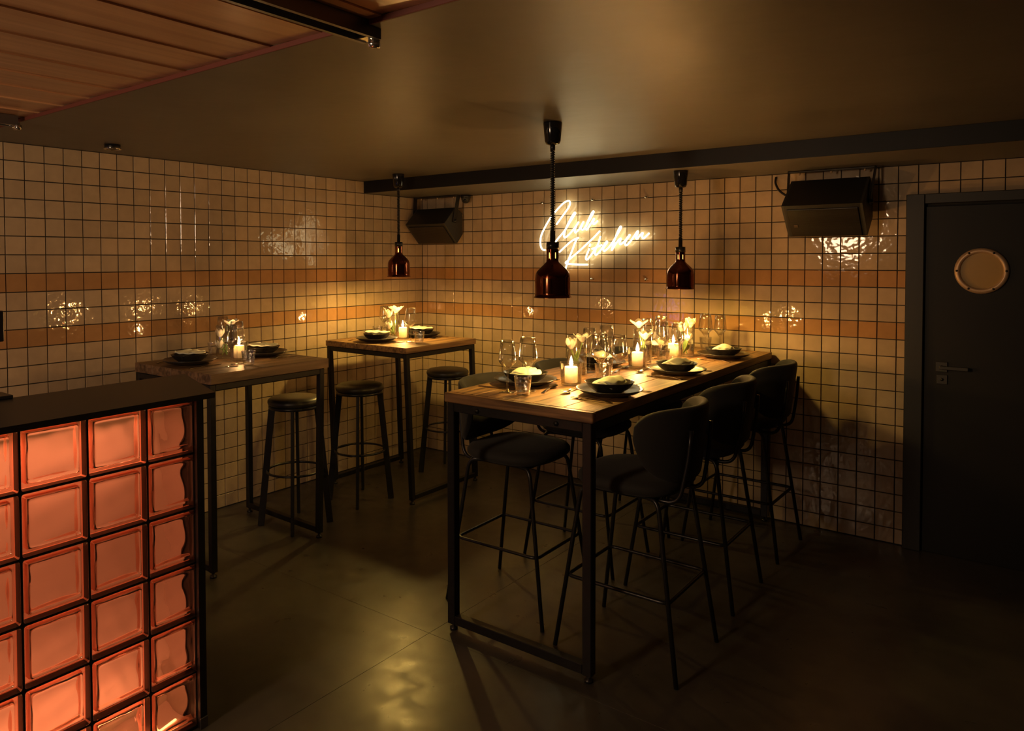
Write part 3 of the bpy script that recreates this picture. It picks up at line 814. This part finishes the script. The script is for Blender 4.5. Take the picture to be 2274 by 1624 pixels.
for i, (p, a, lab) in enumerate(spots):
    a2 = a+random.uniform(-.02, .02)
    if i == 0: CH.location = (*p, 0); CH.rotation_euler = (0, 0, a2); tag(CH, lab, group='upholstered bar chairs')
    else: dup(CH, (*p, 0), a2, lab, 'upholstered bar chairs')

# ------------------------------------------------------------------ tableware
Z0 = ZTAB+.0005
def sq(k, amp): return lambda a: 1+amp*math.cos(2*a+k)
plate_me = MB().lathe([(0, 0), (.085, 0), (.092, .004), (.125, .013), (.147, .026), (.1495, .029), (.147, .0305), (.124, .020), (.095, .011), (.05, .0085), (0, .008)], 48, squash=sq(.7, .018)).mesh('plate', 'plate_ceramic')
bowl_me = MB().lathe([(0, 0), (.050, 0), (.062, .006), (.086, .024), (.101, .046), (.103, .048), (.100, .048), (.082, .028), (.055, .012), (0, .009)], 48, squash=sq(2.1, .05)).mesh('bowl', 'bowl_ceramic')
for me in (plate_me, bowl_me): recalc(me)
def napkin_mesh(kind, seed):
    rnd = random.Random(seed); mb = MB()
    if kind == 'flat':       # folded oblong laid over the bowl rim
        N, Mm = 18, 8; hx, hy = .098, .068
        for l in range(2):
            vs, fs = [], []
            for i in range(N+1):
                for j in range(Mm+1):
                    u, v = -1+2*i/N, -1+2*j/Mm
                    cl = 1-.55*max(0, abs(u)+abs(v)-1.45)
                    x, y = u*hx*cl, v*hy*cl
                    z = .049+.004*(u*u)+.003*v*v+.002*math.sin(9*u+3*v+seed)+(0 if l == 0 else .006)
                    vs.append((x, y, z))
            for i in range(N):
                for j in range(Mm):
                    q = i*(Mm+1)+j; fs.append((q, q+Mm+1, q+Mm+2, q+1))
            mb.add(vs, fs, 0, True)
        o = (N+1)*(Mm+1); rim = [i*(Mm+1) for i in range(N+1)]+[N*(Mm+1)+j for j in range(1, Mm+1)]+[i*(Mm+1)+Mm for i in range(N-1, -1, -1)]+[j for j in range(Mm-1, 0, -1)]
        mb.f += [(rim[k], rim[(k+1) % len(rim)], rim[(k+1) % len(rim)]+o, rim[k]+o) for k in range(len(rim))]; mb.mi += [0]*len(rim); mb.sm += [True]*len(rim)
    else:                    # soft folded packet bulging out of the bowl
        N, Mm = 20, 12; o_ = (N+1)*(Mm+1)
        for (hx, hy, z0, sh, tw) in ((.080, .058, .018, 0, 0), (.074, .046, .026, .006, .12)):
            vs, fs = [], []
            for l in (0, 1):
                for i in range(N+1):
                    for j in range(Mm+1):
                        u, v = -1+2*i/N, -1+2*j/Mm
                        cl = 1-.30*max(0, abs(u)+abs(v)-1.55)
                        x, y = u*hx*cl, v*hy*cl+sh
                        z = z0+.034*math.cos(1.15*v)*(1-.28*u*u)+.0035*math.sin(4.5*u+seed)+.003*math.sin(6*v+seed*2)*(u*u)+.0075*l
                        vs.append((x*math.cos(tw)-y*math.sin(tw), x*math.sin(tw)+y*math.cos(tw), z))
            for l in (0, 1):
                for i in range(N):
                    for j in range(Mm):
                        q = l*o_+i*(Mm+1)+j; fs.append((q, q+Mm+1, q+Mm+2, q+1))
            rim = [i*(Mm+1) for i in range(N+1)]+[N*(Mm+1)+j for j in range(1, Mm+1)]+[i*(Mm+1)+Mm for i in range(N-1, -1, -1)]+[j for j in range(Mm-1, 0, -1)]
            fs += [(rim[k], rim[(k+1) % len(rim)], rim[(k+1) % len(rim)]+o_, rim[k]+o_) for k in range(len(rim))]
            mb.add(vs, fs, 0, True)
    me = mb.mesh('napkin', 'napkin_cloth'); recalc(me); return me
def wine_mesh(h_, rim, wide, name):
    b0 = h_*.44; wd_ = b0+h_*.17
    out = [(0, 0), (.036, 0), (.036, .0015), (.020, .004), (.006, .010), (.0038, .022), (.0036, b0*.86), (.0055, b0*.95), (.012, b0), (wide*.62, b0+(wd_-b0)*.50), (wide*.97, wd_-.004), (wide, wd_+.004), (wide*.985, wd_+.016), (rim+(wide-rim)*.42, wd_+(h_-wd_)*.58), (rim, h_)]
    inn = [(rim-.0012, h_), (rim+(wide-rim)*.42-.0012, wd_+(h_-wd_)*.58), (wide*.985-.0012, wd_+.014), (wide-.0016, wd_+.003), (wide*.95, wd_-.003), (wide*.58, b0+(wd_-b0)*.50+.002), (.009, b0+.006), (0, b0+.004)]
    mb = MB().lathe(out+inn, 32); mb.tube([(rim*math.cos(2*PI*k/32), rim*math.sin(2*PI*k/32), h_) for k in range(32)], .0011, 6, True, mi=1)
    me = mb.mesh(name, ['glass_clear', 'glass_rim']); recalc(me); return me
wine_s = wine_mesh(.230, .031, .0395, 'wine_glass'); wine_l = wine_mesh(.241, .034, .044, 'wine_glass')
tum = MB().lathe([(0, 0), (.026, 0), (.029, .003), (.0345, .040), (.039, .081), (.0393, .082), (.0375, .082), (.033, .040), (.028, .016), (0, .012)], 16, smooth=False).mesh('tumbler', 'glass_cut'); recalc(tum)
def hold_mesh():
    return MB().lathe([(0, 0), (.044, 0), (.047, .004), (.0535, .105), (.0535, .107), (.0515, .107), (.0455, .012), (0, .010)], 36).mesh('candle_holder', 'glass_clear')
hold = hold_mesh(); recalc(hold)
vase_me = MB().lathe([(0, 0), (.050, 0), (.052, .004), (.052, .195), (.0515, .197), (.0495, .195), (.0495, .014), (0, .012)], 36).mesh('vase', 'glass_clear'); recalc(vase_me)
def cutlery(kind):
    mb = MB()
    def strip(pts, th=.002):      # (u, half width, z)
        vs = []; fs = []
        for (u, w, z) in pts: vs += [(u, -w, z), (u, w, z), (u, w, z+th), (u, -w, z+th)]
        for i in range(len(pts)-1):
            for k in range(4): fs.append((i*4+k, i*4+(k+1) % 4, i*4+4+(k+1) % 4, i*4+4+k))
        fs.append((3, 2, 1, 0)); e = (len(pts)-1)*4; fs.append((e, e+1, e+2, e+3)); mb.add(vs, fs)
    if kind == 'knife':
        strip([(-.11, .006, .001), (-.10, .008, .001), (0, .006, .002), (.005, .009, .002), (.08, .0095, .001), (.10, .007, .0005), (.108, .001, .0005)])
    else:
        strip([(-.095, .006, .000), (-.09, .0085, .000), (-.05, .005, .006), (.02, .003, .009), (.04, .005, .006)])
        if kind == 'fork':
            strip([(.04, .005, .006), (.050, .0115, .003), (.060, .012, .001)])
            for k in range(4):
                y = -.0105+k*.007; vs_pts = [(.060, y, .001), (.080, y, .001), (.098, y, .005)]
                mb.tube([(a, b_, c+.001) for a, b_, c in vs_pts], .0014, 5)
        else:
            N, Mm = 10, 6; vs = []; fs = []
            for l in (0, .0015):
                for i in range(N+1):
                    for j in range(Mm+1):
                        u = -1+2*i/N; v = -1+2*j/Mm
                        vs.append((.068+.030*u, .019*v*math.sqrt(max(.02, 1-u*u)), l+.002+.007*(u*u+v*v*(1-u*u))))
            o_ = (N+1)*(Mm+1)
            for i in range(N):
                for j in range(Mm):
                    q = i*(Mm+1)+j; fs.append((q, q+1, q+Mm+2, q+Mm+1)); fs.append((q+o_, q+Mm+1+o_, q+Mm+2+o_, q+1+o_))
            mb.add(vs, fs, 0, True)
    me = mb.mesh(kind, 'cutlery_dark'); recalc(me); return me
CUT = {k: cutlery(k) for k in ('fork', 'knife', 'spoon')}
def put(name, me, label, cat, loc, rz=0., group=None):
    return tag(link(name, me, None, loc, rz), label, cat, group)
# place, (x, y) of the plate, direction the guest faces, napkin, glasses (x, y, size), tumbler
PL = [
 ('R1', 'door-side place at the free end of the long table', (2.845, -1.955), PI, 'gather', [(2.700, -1.775, 1), (2.752, -1.684, 0)], (2.650, -1.655)),
 ('R2', 'door-side middle place of the long table', (2.842, -1.215), PI, 'gather', [(2.660, -.990, 1), (2.724, -.920, 0)], (2.630, -.900)),
 ('R3', 'door-side place at the wall end of the long table', (2.822, -.470), PI, 'gather', [(2.640, -.275, 1), (2.705, -.195, 0)], (2.600, -.165)),
 ('L1', 'stool-side place at the free end of the long table', (2.402, -1.955), 0, 'gather', [(2.463, -2.187, 0), (2.513, -2.100, 1)], (2.553, -2.199)),
 ('L2', 'stool-side middle place of the long table', (2.388, -1.215), 0, 'gather', [(2.468, -1.457, 0), (2.524, -1.376, 1)], (2.572, -1.474)),
 ('L3', 'stool-side place at the wall end of the long table', (2.402, -.490), 0, 'gather', [(2.442, -.704, 0), (2.492, -.612, 1)], (2.519, -.757)),
 ('B1', 'corner table place facing away from the bar', (.53, -1.085), PI/2, 'flat', [(.755, -.970, 1)], (.858, -.995)),
 ('B2', 'corner table place with its back to the sign wall', (.562, -.646), -PI/2, 'flat', [(.300, -.775, 0)], (.330, -.880)),
 ('A1', 'rough table place with its back to the bar', (.50, -2.535), PI/2, 'flat', [(.782, -2.455, 0), (.728, -2.382, 1)], (.818, -2.370)),
 ('A2', 'rough table place with its back to the corner table', (.53, -2.062), -PI/2, 'flat', [(.225, -2.140, 0)], (.295, -2.250)),
]
for n_, (key, place, (x, y), face, nk, glasses, tb_) in enumerate(PL):
    put('plate', plate_me, 'flat charcoal plate, '+place, 'plate', (x, y, Z0), random.uniform(0, 3), 'charcoal plates')
    put('bowl', bowl_me, 'dark bowl on a plate, '+place, 'bowl', (x, y, Z0+.0095), face+PI/2+random.uniform(-.4, .4), 'dark bowls')
    put('napkin', napkin_mesh(nk, n_), 'cream napkin in a dark bowl, '+place, 'napkin', (x, y, Z0+.012), face+PI/2+random.uniform(-.3, .3), 'cream napkins')
    d = Vector((math.cos(face), math.sin(face), 0)); sd = Vector((d.y, -d.x, 0))      # sd: the guest's right hand
    p = Vector((x, y, Z0)); inset = .0 if key[0] in 'RL' else -.01
    q = p+sd*.173-d*(.03 if key[0] == 'L' else .01); put('knife', CUT['knife'], 'table knife, '+place, 'knife', q, face+random.uniform(-.12, .12), 'table knives')
    q = p-sd*.178-d*.01; put('fork', CUT['fork'], 'table fork, '+place, 'fork', q, face+random.uniform(-.12, .12), 'table forks')
    if key in ('R1', 'R2', 'L1', 'L2'):
        q = p+d*.176+sd*(-.02 if key[0] == 'R' else .07); put('spoon', CUT['spoon'], 'dessert spoon, '+place, 'spoon', q, face+PI/2+random.uniform(-.3, .3), 'dessert spoons')
    for k, (gx, gy, big) in enumerate(glasses):
        put('wine_glass', wine_l if big else wine_s, ('wide wine glass, ' if big else 'slim wine glass, ')+place, 'wine glass', (gx, gy, Z0), random.uniform(0, 3), 'wine glasses')
    put('tumbler', tum, 'cut glass tumbler, '+place, 'tumbler', (*tb_, Z0), random.uniform(0, 3), 'cut glass tumblers')
# candles
def candle(x, y, where, w=CANDLE_W):
    put('candle_holder', hold, 'clear glass candle holder, '+where, 'candle holder', (x, y, Z0), 0, 'glass candle holders')
    C = thing('candle', 'burning ivory pillar candle in glass, '+where, 'candle', (x, y, Z0+.0125), 0, 'burning candles')
    MB().lathe([(0, 0), (.029, 0), (.0302, .003), (.0302, .070), (.028, .0735), (.022, .0725), (0, .070)], 28).build('wax', 'wax', C)
    MB().tube([(0, 0, .069), (.0006, 0, .080)], .0011, 6).build('wick', 'paint_black', C)
    MB().lathe([(0, .074), (.005, .077), (.0082, .086), (.0078, .096), (.0045, .110), (.0016, .121), (0, .126)], 14).build('flame', 'flame', C)
    lamp('candle_light', 'POINT', (0, 0, .098), w, (1.0, .47, .13), C, shadow_soft_size=.012)
candle(2.590, -1.850, 'free end of the long table')
candle(2.600, -1.165, 'middle of the long table')
candle(2.590, -.660, 'wall end of the long table')
candle(.570, -.855, 'corner table', CANDLE_W*.5)
candle(.585, -2.272, 'rough table next to the bar', CANDLE_W*.2)
# vases and tulips
def petal(length, width, open_, tilt, az, mb, base):
    N, Mm = 8, 6; vs = []; fs = []
    for i in range(N+1):
        t = i/N
        rad = width*(.10+.46*math.sin(min(1, t*1.25)*PI*.56))*(1+open_*t*t*1.1)*(1-(1-open_)*.25*t**3)
        z = length*t*(1-open_*.22*t)
        half = 1.02*math.sin(PI*(.10+.80*t**.85))**.6*(1-.35*max(0, t-.75)*4*.6)
        for j in range(Mm+1):
            v = -1+2*j/Mm; a = az+v*half*.72/(1+open_*.35*t)
            vs.append((base[0]+rad*math.cos(a), base[1]+rad*math.sin(a), base[2]+z-.10*length*v*v*t*t))
    for i in range(N):
        for j in range(Mm):
            q = i*(Mm+1)+j; fs.append((q, q+Mm+1, q+Mm+2, q+1))
    mb.add(vs, fs, 0, True)
def tulip(vx, vy, dx, dy, top, size, open_, where, leaf=True):
    """stem stands in the vase at (vx,vy); head centre offset (dx,dy), head base at height top above the table"""
    T = thing('tulip', where, 'flower', (vx, vy, Z0+.016), 0, 'white tulips')
    f0 = Vector((-dx*.45, -dy*.45, 0)); h_ = Vector((dx, dy, top-.016))
    st = smooth_curve([f0, f0.lerp(h_, .5)+Vector((dx*.15, dy*.1, .01)), h_], 6)
    MB().tube(st, .0032, 7).build('stem', 'stem_green', T)
    mb = MB()
    a0 = random.uniform(0, 6)
    for k in range(6): petal(size*(1 if k % 2 else .93), size*.86*(1 if k % 2 else .92), open_*(1 if k % 2 else 1.15), 0, a0+k*PI/3, mb, h_)
    hd_ = mb.build('flower_head', 'petal', T, fix=False)
    md = hd_.modifiers.new('thick', 'SOLIDIFY'); md.thickness = .0012
    if leaf:
        lf = MB(); vs, fs = [], []; az = random.uniform(0, 6); N = 8
        for i in range(N+1):
            t = i/N; w = .013*math.sin(PI*min(1, .1+t*.9))**.8; c = f0.lerp(h_, .12+t*.62)+Vector((math.cos(az), math.sin(az), 0))*.020*math.sin(t*1.9)
            sdv = Vector((-math.sin(az), math.cos(az), 0))
            vs += [c-sdv*w, c+Vector((math.cos(az), math.sin(az), 0))*-.004, c+sdv*w]
        for i in range(N): fs += [(i*3, i*3+1, i*3+4, i*3+3), (i*3+1, i*3+2, i*3+5, i*3+4)]
        lf.add(vs, fs, 0, True); lf.build('leaf', 'leaf_green', T, fix=False)
def vase(x, y, where, flowers):
    put('vase', vase_me, 'clear cylinder vase of tulips, '+where, 'vase', (x, y, Z0), 0, 'cylinder vases')
    for (dx, dy, top, size, op, lab) in flowers: tulip(x, y, dx, dy, top, size, op, lab+', '+where)
vase(2.450, -1.556, 'free end of the long table', [(-.020, -.022, .130, .062, .12, 'cream closed tulip in a vase'), (.020, .020, .165, .055, .75, 'cream wide open tulip in a vase')])
vase(2.560, -1.020, 'middle of the long table', [(-.016, -.012, .205, .060, .85, 'cream wide open tulip above the vase rim'), (.018, -.004, .140, .055, .55, 'cream half open tulip inside the vase')])
vase(2.612, -.530, 'wall end of the long table', [(.026, .012, .175, .062, .25, 'tall white tulip in a vase'), (-.008, -.022, .150, .058, .1, 'white closed tulip in a vase'), (-.030, .012, .145, .056, .1, 'white closed tulip leaning on the vase'), (.026, -.020, .095, .050, .2, 'short white tulip inside the vase')])
vase(.438, -.822, 'corner table', [(.018, .016, .185, .066, .8, 'white wide open tulip above the vase'), (-.026, -.020, .150, .064, .15, 'white tulip leaning on the vase rim'), (-.020, -.024, .065, .058, .15, 'low white tulip inside the vase')])
vase(.440, -2.270, 'rough table next to the bar', [(.024, .026, .190, .055, .8, 'pale open tulip above the vase'), (-.022, -.018, .125, .056, .12, 'pale tulip high inside the vase'), (-.018, -.026, .060, .052, .12, 'pale tulip low inside the vase')])
